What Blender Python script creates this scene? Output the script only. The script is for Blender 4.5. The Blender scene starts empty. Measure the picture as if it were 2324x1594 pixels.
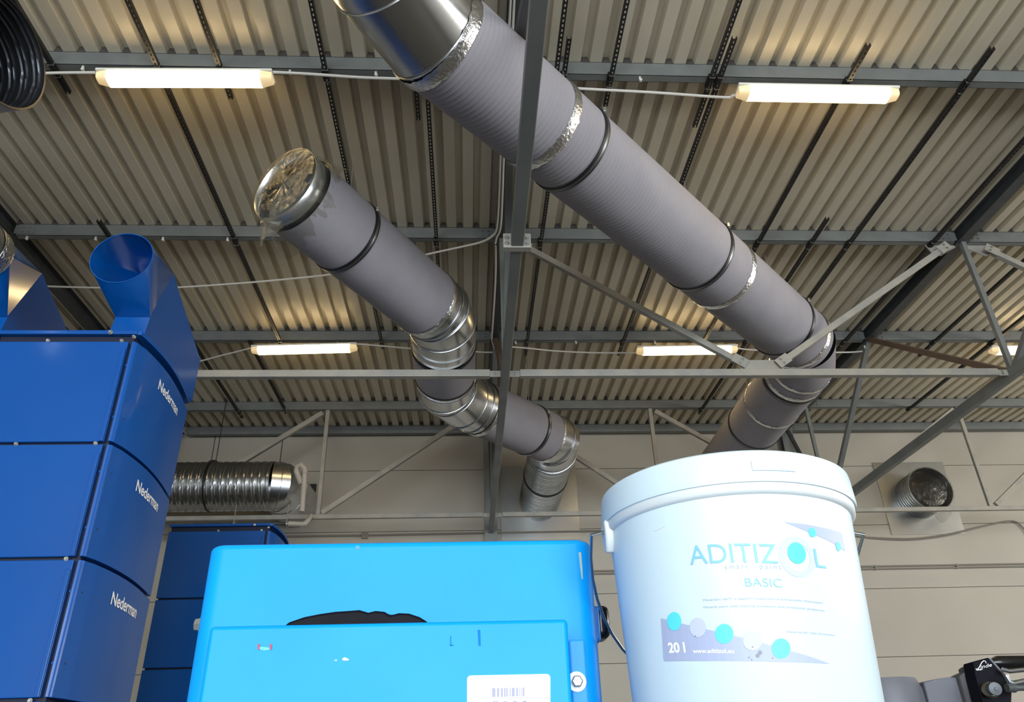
import bpy, bmesh, math, random
from mathutils import Vector, Matrix
random.seed(4)
C = bpy.context.scene.collection
HC = 1.45                       # lens height above the floor; z below is measured from the lens
PI = math.pi
# ------------------------------------------------------------------ camera
F, YAW, PIT, ROL = 1755.9, 0.06466, 0.51512, -0.03276
W, H = 2324, 1594
FWD = Vector((math.sin(YAW)*math.cos(PIT), math.cos(YAW)*math.cos(PIT), math.sin(PIT)))
_r0 = Vector((math.cos(YAW), -math.sin(YAW), 0)); _u0 = _r0.cross(FWD)
RGT = _r0*math.cos(ROL) + _u0*math.sin(ROL); UPV = _u0*math.cos(ROL) - _r0*math.sin(ROL)
cd = bpy.data.cameras.new('camera'); cam = bpy.data.objects.new('camera', cd); C.objects.link(cam)
cd.sensor_width = 36; cd.lens = F*36/W; cd.clip_start = .05; cd.clip_end = 200
cam.matrix_world = Matrix(((RGT.x, UPV.x, -FWD.x, 0), (RGT.y, UPV.y, -FWD.y, 0), (RGT.z, UPV.z, -FWD.z, HC), (0, 0, 0, 1)))
bpy.context.scene.camera = cam
def ray(x, y): return FWD + RGT*((x-W/2)/F) - UPV*((y-H/2)/F)
def atY(x, y, Y): d = ray(x, y); return d*(Y/d.y)
def atZ(x, y, Z): d = ray(x, y); return d*(Z/d.z)
def atX(x, y, X): d = ray(x, y); return d*(X/d.x)

# ------------------------------------------------------------------ hall grid (from the photo)
XC, S = .416, 6.0               # centre truss, truss spacing
Y2, SP = 7.763, 2.653           # second purlin row, purlin spacing
def PY(k): return Y2+(k-2)*SP if k < 5 else 14.25
def ZT(y): return 6.031+.027*(y-Y2)      # underside of purlins
def ZB(y): return 4.044+.0121*(y-Y2)     # underside of bottom chords
YW = 14.45                      # inner face of the far wall

# ------------------------------------------------------------------ materials
def lin(c):
    f = lambda v: v/12.92 if v <= .04045 else ((v+.055)/1.055)**2.4
    return (f(c[0]/255), f(c[1]/255), f(c[2]/255), 1)
def mat(name, rgb, rough=.5, metal=0, noise=None, bump=None, spec=.5, emit=None, clear=0):
    m = bpy.data.materials.new(name); m.use_nodes = True; n = m.node_tree.nodes; l = m.node_tree.links
    b = n['Principled BSDF']; b.inputs['Roughness'].default_value = rough; b.inputs['Metallic'].default_value = metal
    b.inputs['Specular IOR Level'].default_value = spec; b.inputs['Base Color'].default_value = lin(rgb)
    if clear: b.inputs['Coat Weight'].default_value = clear; b.inputs['Coat Roughness'].default_value = .12
    tc = n.new('ShaderNodeTexCoord')
    if noise:                   # (scale, rgb2, roughness swing)
        t = n.new('ShaderNodeTexNoise'); t.inputs['Scale'].default_value = noise[0]; t.inputs['Detail'].default_value = 5
        l.new(tc.outputs['Object'], t.inputs['Vector'])
        r = n.new('ShaderNodeValToRGB'); r.color_ramp.elements[0].position = .35; r.color_ramp.elements[1].position = .68
        r.color_ramp.elements[0].color = lin(rgb); r.color_ramp.elements[1].color = lin(noise[1])
        l.new(t.outputs['Fac'], r.inputs['Fac']); l.new(r.outputs['Color'], b.inputs['Base Color'])
        if len(noise) > 2:
            mr = n.new('ShaderNodeMapRange'); mr.inputs['To Min'].default_value = rough-noise[2]; mr.inputs['To Max'].default_value = rough+noise[2]
            l.new(t.outputs['Fac'], mr.inputs['Value']); l.new(mr.outputs['Result'], b.inputs['Roughness'])
    if bump:                    # ('uv', freq per metre, strength) rings along a pipe | ('noise', scale, strength)
        bp = n.new('ShaderNodeBump'); bp.inputs['Strength'].default_value = bump[2]; bp.inputs['Distance'].default_value = .01
        if bump[0] == 'uv':
            sx = n.new('ShaderNodeSeparateXYZ'); l.new(tc.outputs['UV'], sx.inputs['Vector'])
            ad = n.new('ShaderNodeMath'); ad.operation = 'MULTIPLY_ADD'; ad.inputs[1].default_value = bump[1]
            l.new(sx.outputs['Y'], ad.inputs[0]); l.new(sx.outputs['X'], ad.inputs[2])
            fr = n.new('ShaderNodeMath'); fr.operation = 'PINGPONG'; fr.inputs[1].default_value = .5; l.new(ad.outputs[0], fr.inputs[0])
            nz = n.new('ShaderNodeTexNoise'); nz.inputs['Scale'].default_value = 6; l.new(tc.outputs['Object'], nz.inputs['Vector'])
            mx = n.new('ShaderNodeMath'); mx.operation = 'MULTIPLY'
            pw = n.new('ShaderNodeMath'); pw.operation = 'POWER'; pw.inputs[1].default_value = bump[3] if len(bump) > 3 else 2
            ml = n.new('ShaderNodeMath'); ml.operation = 'MULTIPLY'; ml.inputs[1].default_value = 2
            l.new(fr.outputs[0], ml.inputs[0]); l.new(ml.outputs[0], pw.inputs[0]); l.new(pw.outputs[0], mx.inputs[0]); l.new(nz.outputs['Fac'], mx.inputs[1])
            l.new(mx.outputs[0], bp.inputs['Height'])
        else:
            t2 = n.new('ShaderNodeTexNoise'); t2.inputs['Scale'].default_value = bump[1]; t2.inputs['Detail'].default_value = 4
            l.new(tc.outputs['Object'], t2.inputs['Vector']); l.new(t2.outputs['Fac'], bp.inputs['Height'])
        l.new(bp.outputs['Normal'], b.inputs['Normal'])
    if emit:
        b.inputs['Emission Color'].default_value = (*emit[0], 1); b.inputs['Emission Strength'].default_value = emit[1]
    return m
M = {}
M['deck'] = mat('deck_sheet', (206, 197, 176), .33, 0, (1.3, (198, 189, 167)))
M['wall'] = mat('wall_panel', (174, 168, 155), .5, 0, (.7, (167, 161, 148)))
M['joint_rib_shade'] = mat('panel_joint_rib_shade', (70, 66, 60), .8)
M['floor'] = mat('concrete', (112, 110, 106), .6, 0, (2.5, (98, 96, 93)), ('noise', 40, .1))
M['steel'] = mat('grey_painted_steel', (122, 125, 122), .45, .2, (3, (110, 114, 112), .08))
M['tie'] = mat('light_grey_steel', (160, 156, 144), .5, .1, (5, (144, 143, 137), .08))
M['dark_steel'] = mat('dark_steel', (70, 74, 76), .5, .2, (6, (60, 62, 64)))
M['rust'] = mat('brown_primed_steel', (104, 84, 68), .6, 0, (5, (92, 78, 66)))
M['strut'] = mat('black_strut', (46, 46, 46), .5, .4, (8, (34, 34, 34)))
M['zinc'] = mat('zinc_bolt', (175, 175, 170), .35, .8)
M['galv'] = mat('galvanised_sheet', (205, 207, 208), .27, 1, (2.2, (190, 193, 196), .06))
M['liner'] = mat('dull_liner', (112, 122, 126), .6, .25)
M['cyan3'] = mat('pale_blue_plate', (56, 160, 232), .42, spec=.2)
M['plate'] = mat('galvanised_plate', (176, 176, 172), .33, .95, (1.6, (160, 161, 158), .1), ('noise', 1.2, .12))
M['spiral'] = mat('spiral_duct', (186, 188, 190), .28, 1, (1.5, (160, 164, 168), .08))
M['flex'] = mat('dark_spiral_duct', (92, 94, 98), .35, .85, (2, (70, 72, 76), .08))
M['foam'] = mat('grey_foam_jacket', (153, 150, 155), .75, 0, (3, (147, 144, 150)), ('uv', 22, .35, 3), spec=.3)
M['foam2'] = mat('grey_smooth_jacket', (152, 149, 154), .75, 0, (3, (146, 143, 149)), ('uv', 42, .10, 2), spec=.3)
M['tape'] = mat('foil_tape', (225, 226, 228), .22, 1, None, ('noise', 38, .9))
M['rubber'] = mat('black_rubber', (22, 22, 23), .45, 0)
M['band'] = mat('hanger_band', (120, 126, 128), .35, .9)
M['white_tube'] = mat('white_conduit', (205, 200, 190), .5)
M['pvc'] = mat('grey_pvc', (176, 170, 160), .5)
M['lamp_body'] = mat('lamp_body', (225, 222, 210), .5)
M['lamp_cap'] = mat('lamp_cap', (232, 214, 170), .35, 0, emit=((1, .70, .34), .5))
M['lamp'] = mat('lamp_diffuser', (255, 240, 210), .4, 0, emit=((1, .72, .35), 16.0))
M['blue'] = mat('blue_powder_coat', (2, 80, 158), .36, 0, (1.2, (2, 76, 152), .05), spec=.3, clear=.2)
M['blue_gloss'] = mat('blue_gloss_sheet', (2, 80, 158), .24, 0, (1.2, (2, 76, 152), .04), spec=.6, clear=.7)
M['blue_gap'] = mat('dark_blue_gap', (8, 18, 44), .6)
M['logo'] = mat('white_lettering', (240, 240, 240), .5)
M['cyan'] = mat('bright_blue_paint', (2, 150, 232), .42, 0, (4, (2, 144, 226), .05), spec=.2)
M['cyan2'] = mat('mid_blue_paint', (40, 134, 222), .42)
M['chip'] = mat('paint_chip', (150, 165, 160), .7)
M['black'] = mat('black_plastic', (9, 9, 17), .6, 0, (30, (14, 13, 22)), spec=.12)
M['gloss_black'] = mat('gloss_black', (12, 12, 14), .2)
M['sticker'] = mat('white_sticker', (236, 240, 240), .5)
M['ink'] = mat('grey_ink', (150, 152, 175), .6)
M['white'] = mat('white_bucket_plastic', (197, 215, 223), .36, 0, spec=.45)
M['lug'] = mat('bucket_lug_plastic', (206, 212, 212), .45)
M['wire'] = mat('handle_wire', (150, 160, 170), .3, 1)
M['lgrey'] = mat('label_grey', (158, 168, 196), .5)
M['llight'] = mat('label_light_grey', (180, 188, 212), .5)
M['lcyan'] = mat('label_cyan', (84, 208, 232), .5)
M['lblue'] = mat('label_lettering_blue', (120, 180, 212), .5)
M['ltext'] = mat('label_small_print', (156, 166, 182), .5)
M['dirt'] = mat('label_smudge', (140, 143, 152), .8)
M['pen'] = mat('pen_line', (18, 112, 196), .6, spec=.1)
M['cyl'] = mat('grey_cylinder', (96, 97, 104), .5, 0, (3, (88, 90, 97)))
M['cyl2'] = mat('grey_casing', (84, 83, 84), .55)
M['brass'] = mat('dull_brass', (150, 142, 118), .35, .7)
M['chrome'] = mat('chrome', (176, 181, 186), .22, 1)
M['wheel'] = mat('grey_wheel', (84, 88, 92), .5, .3)
M['cable'] = mat('grey_cable', (128, 122, 112), .6)
M['bench'] = mat('grey_bench', (150, 150, 150), .6)
def film_mat(name='clear_film', milky=.12, sheen=.13):
    m = bpy.data.materials.new(name); m.use_nodes = True; n = m.node_tree.nodes; l = m.node_tree.links
    out = n['Material Output']; n.remove(n['Principled BSDF'])
    tr = n.new('ShaderNodeBsdfTransparent'); tr.inputs['Color'].default_value = (.90, .90, .87, 1)
    gl = n.new('ShaderNodeBsdfGlossy'); gl.inputs['Roughness'].default_value = .12; gl.inputs['Color'].default_value = (1, .97, .88, 1)
    df = n.new('ShaderNodeBsdfTranslucent'); df.inputs['Color'].default_value = (.85, .82, .74, 1)
    lw = n.new('ShaderNodeLayerWeight'); lw.inputs['Blend'].default_value = .25
    tc = n.new('ShaderNodeTexCoord'); t = n.new('ShaderNodeTexNoise'); t.inputs['Scale'].default_value = 9; t.inputs['Detail'].default_value = 6; t.inputs['Distortion'].default_value = 1.5
    l.new(tc.outputs['Object'], t.inputs['Vector'])
    bp = n.new('ShaderNodeBump'); bp.inputs['Strength'].default_value = .55; bp.inputs['Distance'].default_value = .03
    l.new(t.outputs['Fac'], bp.inputs['Height']); l.new(bp.outputs['Normal'], gl.inputs['Normal']); l.new(bp.outputs['Normal'], lw.inputs['Normal'])
    m1 = n.new('ShaderNodeMixShader'); m1.inputs[0].default_value = milky; l.new(tr.outputs[0], m1.inputs[1]); l.new(df.outputs[0], m1.inputs[2])
    m2 = n.new('ShaderNodeMixShader'); mm = n.new('ShaderNodeMath'); mm.operation = 'MULTIPLY_ADD'; mm.inputs[1].default_value = sheen; mm.inputs[2].default_value = .03
    l.new(lw.outputs['Facing'], mm.inputs[0]); l.new(mm.outputs[0], m2.inputs[0]); l.new(m1.outputs[0], m2.inputs[1]); l.new(gl.outputs[0], m2.inputs[2])
    l.new(m2.outputs[0], out.inputs['Surface']); return m
M['film'] = film_mat(); M['film_flap'] = film_mat('milky_film', .42, .3)

# ------------------------------------------------------------------ mesh helpers
def ortho(d, up=Vector((0, 0, 1))):
    d = d.normalized(); s = d.cross(up)
    if s.length < 1e-4: s = d.cross(Vector((0, 1, 0)))
    s.normalize(); return d, s, s.cross(d)
class MB:
    def __init__(self): self.v = []; self.f = []; self.uv = {}
    def add(self, vs, fs):
        o = len(self.v); self.v += [Vector(p) for p in vs]; self.f += [tuple(i+o for i in f) for f in fs]
    def box(self, x0, x1, y0, y1, z0, z1):
        self.add([(x, y, z) for x in (x0, x1) for y in (y0, y1) for z in (z0, z1)],
                 [(0, 1, 3, 2), (4, 6, 7, 5), (0, 4, 5, 1), (2, 3, 7, 6), (0, 2, 6, 4), (1, 5, 7, 3)]); return self
    def bar(self, a, b, w, h, up=(0, 0, 1), off=(0, 0)):
        a, b = Vector(a), Vector(b); d, s, u = ortho(b-a, Vector(up)); o = s*off[0]+u*off[1]
        self.add([p+o+s*i*w/2+u*j*h/2 for p in (a, b) for i in (-1, 1) for j in (-1, 1)],
                 [(0, 1, 3, 2), (4, 6, 7, 5), (0, 4, 5, 1), (2, 3, 7, 6), (0, 2, 6, 4), (1, 5, 7, 3)]); return self
    def ibeam(self, a, b, w, h, up=(0, 0, 1), t=.012):
        self.bar(a, b, w, t, up, (0, h/2-t/2)); self.bar(a, b, w, t, up, (0, -h/2+t/2)); self.bar(a, b, t*.7, h-2*t, up); return self
    def angle(self, a, b, w, up=(0, 0, 1), t=.008):     # L section: one leg flat to the viewer, one back
        self.bar(a, b, t, w, up); self.bar(a, b, w, t, up, (w/2*self.sgn, -w/2+t/2)); return self
    sgn = 1
    def tube(self, pts, r, n=10, cap=True, closed=False):
        pts = [Vector(p) for p in pts]; o = len(self.v); m = len(pts); prev = None
        for i, p in enumerate(pts):
            a = pts[i-1] if (i > 0 or closed) else p; b = pts[(i+1) % m] if (i < m-1 or closed) else p
            d = (b-a).normalized()
            if prev is None: _, s, u = ortho(d)
            else: s = (prev - d*prev.dot(d)).normalized(); u = s.cross(d)
            prev = s
            for k in range(n): t = 2*PI*k/n; self.v.append(p+(s*math.cos(t)+u*math.sin(t))*r)
        for i in range(m if closed else m-1):
            for k in range(n):
                k2 = (k+1) % n; j = (i+1) % m; self.f.append((o+i*n+k, o+j*n+k, o+j*n+k2, o+i*n+k2))
        if cap and not closed: self.f.append(tuple(o+k for k in range(n))); self.f.append(tuple(o+(m-1)*n+k for k in reversed(range(n))))
        return self
    def lathe(self, base, axis, prof, n=32, a0=0, a1=2*PI, ref=None, cap=True):   # prof: (distance along the axis, radius)
        base = Vector(base); d, s, u = ortho(Vector(axis), Vector(ref) if ref else Vector((0, 0, 1))); o = len(self.v)
        full = abs(a1-a0-2*PI) < 1e-6; nn = n if full else n+1
        for h, r in prof:
            for k in range(nn): t = a0+(a1-a0)*k/n; self.v.append(base+d*h+(s*math.cos(t)+u*math.sin(t))*r)
        for i in range(len(prof)-1):
            for k in range(n): k2 = (k+1) % nn; self.f.append((o+i*nn+k, o+i*nn+k2, o+(i+1)*nn+k2, o+(i+1)*nn+k))
        if cap and full:
            if prof[0][1] > 1e-5: self.f.append(tuple(o+k for k in reversed(range(n))))
            if prof[-1][1] > 1e-5: self.f.append(tuple(o+(len(prof)-1)*nn+k for k in range(n)))
        return self
    def prism(self, poly, d):                       # polygon of 3-D points pushed along d
        poly = [Vector(p) for p in poly]; d = Vector(d); n = len(poly)
        self.add(poly+[p+d for p in poly], [tuple(reversed(range(n))), tuple(range(n, 2*n))]+[(i, (i+1) % n, n+(i+1) % n, n+i) for i in range(n)]); return self
    def bolt(self, p, axis, r=.014, h=.012):
        p = Vector(p); self.lathe(p, axis, [(0, r*1.35), (h*.25, r*1.35)], 12); self.lathe(p, axis, [(h*.25, r), (h, r)], 6); return self
    def pipe(self, pts, r, n=48, step=None, mod=None, flat=None):    # pipe along a mitred polyline, uv = (turn, metres)
        pts = [Vector(p) for p in pts]; rows = []; L = 0
        for i in range(len(pts)-1):
            a, b = pts[i], pts[i+1]; d = (b-a).normalized(); _, s, u = ortho(d); ln = (b-a).length
            def mn(j):
                if 0 < j < len(pts)-1: return ((pts[j]-pts[j-1]).normalized()+(pts[j+1]-pts[j]).normalized()).normalized()
                return d
            na, nb = mn(i), mn(i+1); k = max(1, int(ln/step)) if step else 1
            for q in range(k+1):
                f = q/k; ring = []
                for m_ in range(n):
                    t = 2*PI*m_/n; rr = r*(1 if not mod else mod(L+ln*f, t)); o = (s*math.cos(t)+u*math.sin(t))*rr
                    pa = a+o; pa = pa+d*((a-pa).dot(na)/d.dot(na)); pb = b+o; pb = pb+d*((b-pb).dot(nb)/d.dot(nb)); ring.append(pa.lerp(pb, f))
                if not (i > 0 and q == 0): rows.append((ring, L+ln*f))
            L += ln
        o = len(self.v)
        for ring, _ in rows: self.v += ring
        for i in range(len(rows)-1):
            for k in range(n):
                k2 = (k+1) % n; self.uv[len(self.f)] = [(k/n, rows[i][1]), ((k+1)/n, rows[i][1]), ((k+1)/n, rows[i+1][1]), (k/n, rows[i+1][1])]
                self.f.append((o+i*n+k, o+i*n+k2, o+(i+1)*n+k2, o+(i+1)*n+k))
        return self
    def build(self, name, m, parent=None, smooth=35, bevel=0, solid=0, seg=2):
        org = Vector((0, 0, 0)); q = parent
        while q is not None: org = org + q.location; q = q.parent
        me = bpy.data.meshes.new(name); me.from_pydata([tuple(p+Vector((0, 0, HC))-org) for p in self.v], [], self.f)
        if self.uv:
            ul = me.uv_layers.new(name='UVMap')
            for pl in me.polygons:
                c = self.uv.get(pl.index)
                if c:
                    for li, w in zip(pl.loop_indices, c): ul.data[li].uv = w
        bm = bmesh.new(); bm.from_mesh(me); bmesh.ops.recalc_face_normals(bm, faces=bm.faces); bm.to_mesh(me); bm.free()
        if smooth:
            for pl in me.polygons: pl.use_smooth = True
            me.set_sharp_from_angle(angle=math.radians(smooth))
        me.materials.append(m if not isinstance(m, str) else M[m])
        o = bpy.data.objects.new(name, me); C.objects.link(o)
        if parent: o.parent = parent
        if solid: md = o.modifiers.new('solidify', 'SOLIDIFY'); md.thickness = solid; md.offset = -1
        if bevel: md = o.modifiers.new('bevel', 'BEVEL'); md.width = bevel; md.segments = seg; md.limit_method = 'ANGLE'
        return o
def tag(o, label=None, cat=None, group=None, kind=None):
    if label: o['label'] = label
    if cat: o['category'] = cat
    if group: o['group'] = group
    if kind: o['kind'] = kind
    return o
def thing(name, loc, label, cat, group=None):
    o = bpy.data.objects.new(name, None); C.objects.link(o); o.empty_display_size = .1
    o.location = Vector(loc)+Vector((0, 0, HC)); return tag(o, label, cat, group)
def struct(name, mb, m, smooth=0, **k): return tag(mb.build(name, m, None, smooth, **k), kind='structure')
def copy_tree(o, parent=None):
    c = o.copy(); C.objects.link(c)
    if parent: c.parent = parent
    for ch in list(o.children): copy_tree(ch, c)
    return c
_fonts = {}
def glyphs(body, bold=0, spacing=1):                # flat lettering as (points, faces), x from 0, cap height 1
    cu = bpy.data.curves.new('lettering', 'FONT'); cu.body = body; cu.offset = bold; cu.resolution_u = 5; cu.space_character = spacing
    o = bpy.data.objects.new('lettering', cu); C.objects.link(o); dg = bpy.context.evaluated_depsgraph_get(); dg.update()
    me = o.evaluated_get(dg).to_mesh(); vs = [v.co.copy() for v in me.vertices]; fs = [tuple(p.vertices) for p in me.polygons]
    o.evaluated_get(dg).to_mesh_clear(); bpy.data.objects.remove(o); bpy.data.curves.remove(cu)
    cu2 = 0.729
    x0 = min(v.x for v in vs); x1 = max(v.x for v in vs)
    return [((v.x-x0)/(x1-x0), v.y/cu2) for v in vs], fs, (x1-x0)/cu2
def wrap(pts, fs, fn, cuts=0):                      # slice flat faces into columns, then bend them with fn(u, v)
    bm = bmesh.new(); vv = [bm.verts.new((u, v, 0)) for u, v in pts]
    for f in fs:
        try: bm.faces.new([vv[i] for i in f])
        except ValueError: pass
    us = [p[0] for p in pts]; a, b = min(us), max(us)
    for k in range(1, cuts):
        bmesh.ops.bisect_plane(bm, geom=bm.verts[:]+bm.edges[:]+bm.faces[:], dist=1e-7, plane_co=(a+(b-a)*k/cuts, 0, 0), plane_no=(1, 0, 0))
    bm.verts.index_update(); mb = MB(); mb.add([fn(v.co.x, v.co.y) for v in bm.verts], [tuple(v.index for v in f.verts) for f in bm.faces]); bm.free(); return mb

# ================================================================== THE SETTING
struct('floor', MB().box(-16, 22, -12, YW+.2, -HC-.1, -HC), 'floor')
# roof deck: trapezoidal sheet, ribs running to the far wall
pit = .207; mb = MB(); prof = []
x = -16
while x < 22:
    prof += [(x, 0), (x+.116, 0), (x+.134, .075), (x+.189, .075)]; x += pit
ZD = .172
n = len(prof); ya, yb = -12, YW+.25
vs = [(px, y, ZT(y)+ZD+pz) for y in (ya, yb) for px, pz in prof]
fs = [(i, i+1, n+i+1, n+i) for i in range(n-1)]
vs += [(px, y, ZT(y)+ZD+.11) for y in (ya, yb) for px in (-16, 22)]; fs += [(2*n, 2*n+1, 2*n+3, 2*n+2)]
mb.add(vs, fs); struct('ceiling', mb, 'deck')
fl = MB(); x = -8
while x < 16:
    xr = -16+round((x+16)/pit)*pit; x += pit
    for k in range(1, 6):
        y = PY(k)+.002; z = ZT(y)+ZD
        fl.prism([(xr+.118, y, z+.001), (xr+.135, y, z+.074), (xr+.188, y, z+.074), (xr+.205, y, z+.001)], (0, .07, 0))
struct('rib_shade_fill', fl, 'joint_rib_shade')  # dark blocks standing in for the shade in rib recesses above the purlins
mb = MB(); mb.box(-16, 22, YW+.03, YW+.2, -HC, 6.34)
struct('wall_back_core', mb, 'joint_rib_shade').name = 'wall_back'
seams = [-HC, .67, 1.87, 3.07, 4.285, 5.50]
mb = MB()
for z0, z1 in zip(seams, seams[1:]): mb.box(-16, 22, YW, YW+.04, z0+.005, z1-.005)
for a, b in [(-16, -7.66), (-7.65, -6.335), (-6.325, -5.016), (-5.006, -3.692), (-3.682, 6.005), (6.015, 22)]: mb.box(a+.004, b-.004, YW, YW+.04, 5.506, 6.36)
struct('trim_1', mb, 'wall').name = 'trim_1'
struct('wall_left', MB().box(-16.2, -16, -12, YW+.2, -HC, 6.3), 'wall')
struct('wall_right', MB().box(22, 22.2, -12, YW+.2, -HC, 1.85).box(22, 22.2, -12, YW+.2, 4.95, 6.7).box(22, 22.2, -12, -6.05, 1.85, 4.95).box(22, 22.2, 10.05, YW+.2, 1.85, 4.95), 'wall')  # opening left for the added side light
mb = MB()
for k in range(9): mb.box(22.02, 22.08, -6.05+k*2.005, -6.0+k*2.005, 1.85, 4.95)
struct('added_window_frame', mb, 'steel')  # frame bars added around the unseen side fill light
GX0, GX1, GZ = -7.5, 6.5, 4.4       # the open gate behind the photographer
mb = MB(); mb.box(-16, GX0, -12.2, -12, -HC, 5.6); mb.box(GX1, 22, -12.2, -12, -HC, 5.6); mb.box(GX0, GX1, -12.2, -12, GZ, 5.6)
struct('wall_front', mb, 'wall')

# ================================================================== TRUSSES
def truss(X, label):
    t = thing('roof_truss', (X, 0, ZT(0)), label, 'truss', 'steel roof trusses')
    def P(y, top): return Vector((X, y, ZT(y)+.02 if top else ZB(y)+.05))
    MB().ibeam((X, -3, ZT(-3)+.075), (X, 14.2, ZT(14.2)+.075), .14, .18).build('top_chord', 'dark_steel', t, 0)
    MB().bar((X, -3, ZB(-3)+.062), (X, 5.27, ZB(5.27)+.062), .108, .124).bar((X, 5.33, ZB(5.3)+.062), (X, 14.1, ZB(14.1)+.062), .092, .124).build('bottom_chord', 'steel', t, 0, bevel=.008)
    pl = MB().box(X-.118, X+.118, 5.27, 5.298, ZB(5.3)-.012, ZB(5.3)+.135).box(X-.118, X+.118, 5.302, 5.33, ZB(5.3)-.012, ZB(5.3)+.135).build('splice_plate', 'tie', t, 0)
    for i in (-1, 1):
        for z in (.03, .09): MB().bolt((X+i*.088, 5.27, ZB(5.3)+z), (0, -1, 0), .017, .018).build('bolt', 'zinc', pl)
    y = lambda k: PY(k) if k < 5 else 14.1
    for a, b, w, m in [((2, 1), (2, 0), .062, 'steel'), ((1, 1), (2, 0), .07, 'steel'), ((2, 0), (3, 1), .075, 'rust'), ((3, 1), (4, 0), .075, 'steel'),
                       ((4, 1), (4, 0), .06, 'steel'), ((4, 0), (5, 1), .06, 'dark_steel'), ((1, 1), (0, 0), .09, 'dark_steel')]:
        MB().bar(P(y(a[0]), a[1]), P(y(b[0]), b[1]), w, w, (1, 0, 0)).build('web_member', m, t, 0, bevel=.004)
    return t
tr = truss(XC, 'central grey steel truss whose bottom chord crosses in front of the big duct')
for dx, lb in ((S, 'grey steel truss at the right edge, sloping down behind the white bucket'),
               (-S, 'steel truss in the left background, mostly hidden by the blue tower')):
    c = copy_tree(tr); c.location.x += dx; c['label'] = lb
def column(X, lb):
    o = MB().ibeam((X, 14.22, -HC), (X, 14.22, 6.2), .24, .24, (0, 1, 0), .016).build('steel_column', 'steel', None, 0); return tag(o, lb, 'column', 'wall columns')
column(XC, 'grey steel column against the far wall below the centre truss')
column(XC+S, 'grey steel column against the far wall just above the right side of the bucket lid')

# ================================================================== PURLINS
def purlin(k, bay, label):
    y = PY(k); z = ZT(y); x0 = XC+bay*S+.09; x1 = x0+S-.18; hh = .17
    t = thing('purlin', ((x0+x1)/2, y, z), label, 'beam', 'roof purlins')
    mb = MB().box(x0, x1, y, y+.004, z, z+hh).box(x0, x1, y, y+.08, z, z+.004).box(x0, x1, y, y+.08, z+hh-.004, z+hh).box(x0, x1, y+.076, y+.08, z, z+.02)
    mb.build('profile', 'steel', t, 0)
    for i, xe in ((1, x0), (-1, x1)):
        cl = MB().box(min(xe-i*.03, xe+i*.2), max(xe-i*.03, xe+i*.2), y-.008, y, z+.02, z+hh-.02)
        for dx in (.07, .15):
            for dz in (.05, .115): cl.bolt((xe+i*dx, y-.008, z+dz), (0, -1, 0), .013, .014)
        cl.build('cleat', 'steel', t, 0)
PL = {1: {-1: 'grey purlin above the big lit lamp at upper left', 0: 'grey purlin above the big lit lamp at upper right'},
      2: {-1: 'grey purlin crossing behind the wrapped duct end and left blue hood', 0: 'grey purlin behind the long grey duct, right of the bolted splice', 1: 'grey purlin running to the right edge above the bolted brace gusset'},
      3: {-1: 'grey purlin just above the small left lamp', 0: 'grey purlin just above the small right lamp, passing behind the duct elbow', 1: 'grey purlin above the small lamp at the right edge'},
      4: {-1: 'last but one purlin before the far wall, left of centre', 0: 'last but one purlin before the far wall, in the middle bay', 1: 'last but one purlin before the far wall, right bay'},
      5: {-1: 'eave purlin along the top of the far wall, left bay above the spiral duct', 0: 'eave purlin along the top of the far wall, middle bay above the bent duct', 1: 'eave purlin along the top of the far wall, right bay above the wrapped stub'}}
for k, d in PL.items():
    for b, lb in d.items(): purlin(k, b, lb)

# ================================================================== TIES AND BRACES
def tie(y, z, bay, h, w, label, gus=False, zmid=0):
    x0 = XC+bay*S+.17; x1 = XC+(bay+1)*S-.17
    t = thing('tie_beam', ((x0+x1)/2, y, z), label, 'beam', 'horizontal tie beams')
    MB().box(x0, x1, y, y+w, z, z+h).build('tube', 'tie', t, 0, bevel=.005)
    for i, xe in ((-1, x0), (1, x1)):
        e = MB().box(min(xe, xe+i*.12), max(xe, xe+i*.12), y+.02, y+.032, z, z+h-.01).build('end_plate', 'tie', t, 0)
        for dz in (.022, h-.032): MB().bolt((xe+i*.05, y+.02, z+dz), (0, -1, 0), .012, .014).build('bolt', 'zinc', e)
    if gus:
        xm = (x0+x1)/2
        MB().prism([(xm-.25, y+.03, z+h), (xm+.27, y+.03, z+h), (xm+.27, y+.03, z+h+.05), (xm+.19, y+.03, z+h+.13), (xm-.17, y+.03, z+h+.13), (xm-.25, y+.03, z+h+.05)], (0, .012, 0)).build('gusset', 'tie', t, 0)
    return t
ZQ = 4.079
tie(Y2, ZQ, -1, .087, .078, 'pale grey tie beam from the blue tower to the centre truss, crossing the bent duct')
tie(Y2, ZQ, 0, .087, .078, 'pale grey tie beam with a middle gusset in front of the big duct elbow', True)
tie(Y2, ZQ, 1, .087, .078, 'pale grey tie beam leaving the frame at right from the right truss', True)
Y4 = PY(4); ZQ4 = 4.12
tie(Y4, ZQ4, -1, .075, .07, 'thin tie beam below the galvanised spiral duct near the far wall')
tie(Y4, ZQ4, 0, .075, .07, 'thin tie beam crossing the square wall plate of the bent duct')
tie(Y4, ZQ4, 1, .075, .07, 'thin tie beam crossing the wrapped duct stub at right')
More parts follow.
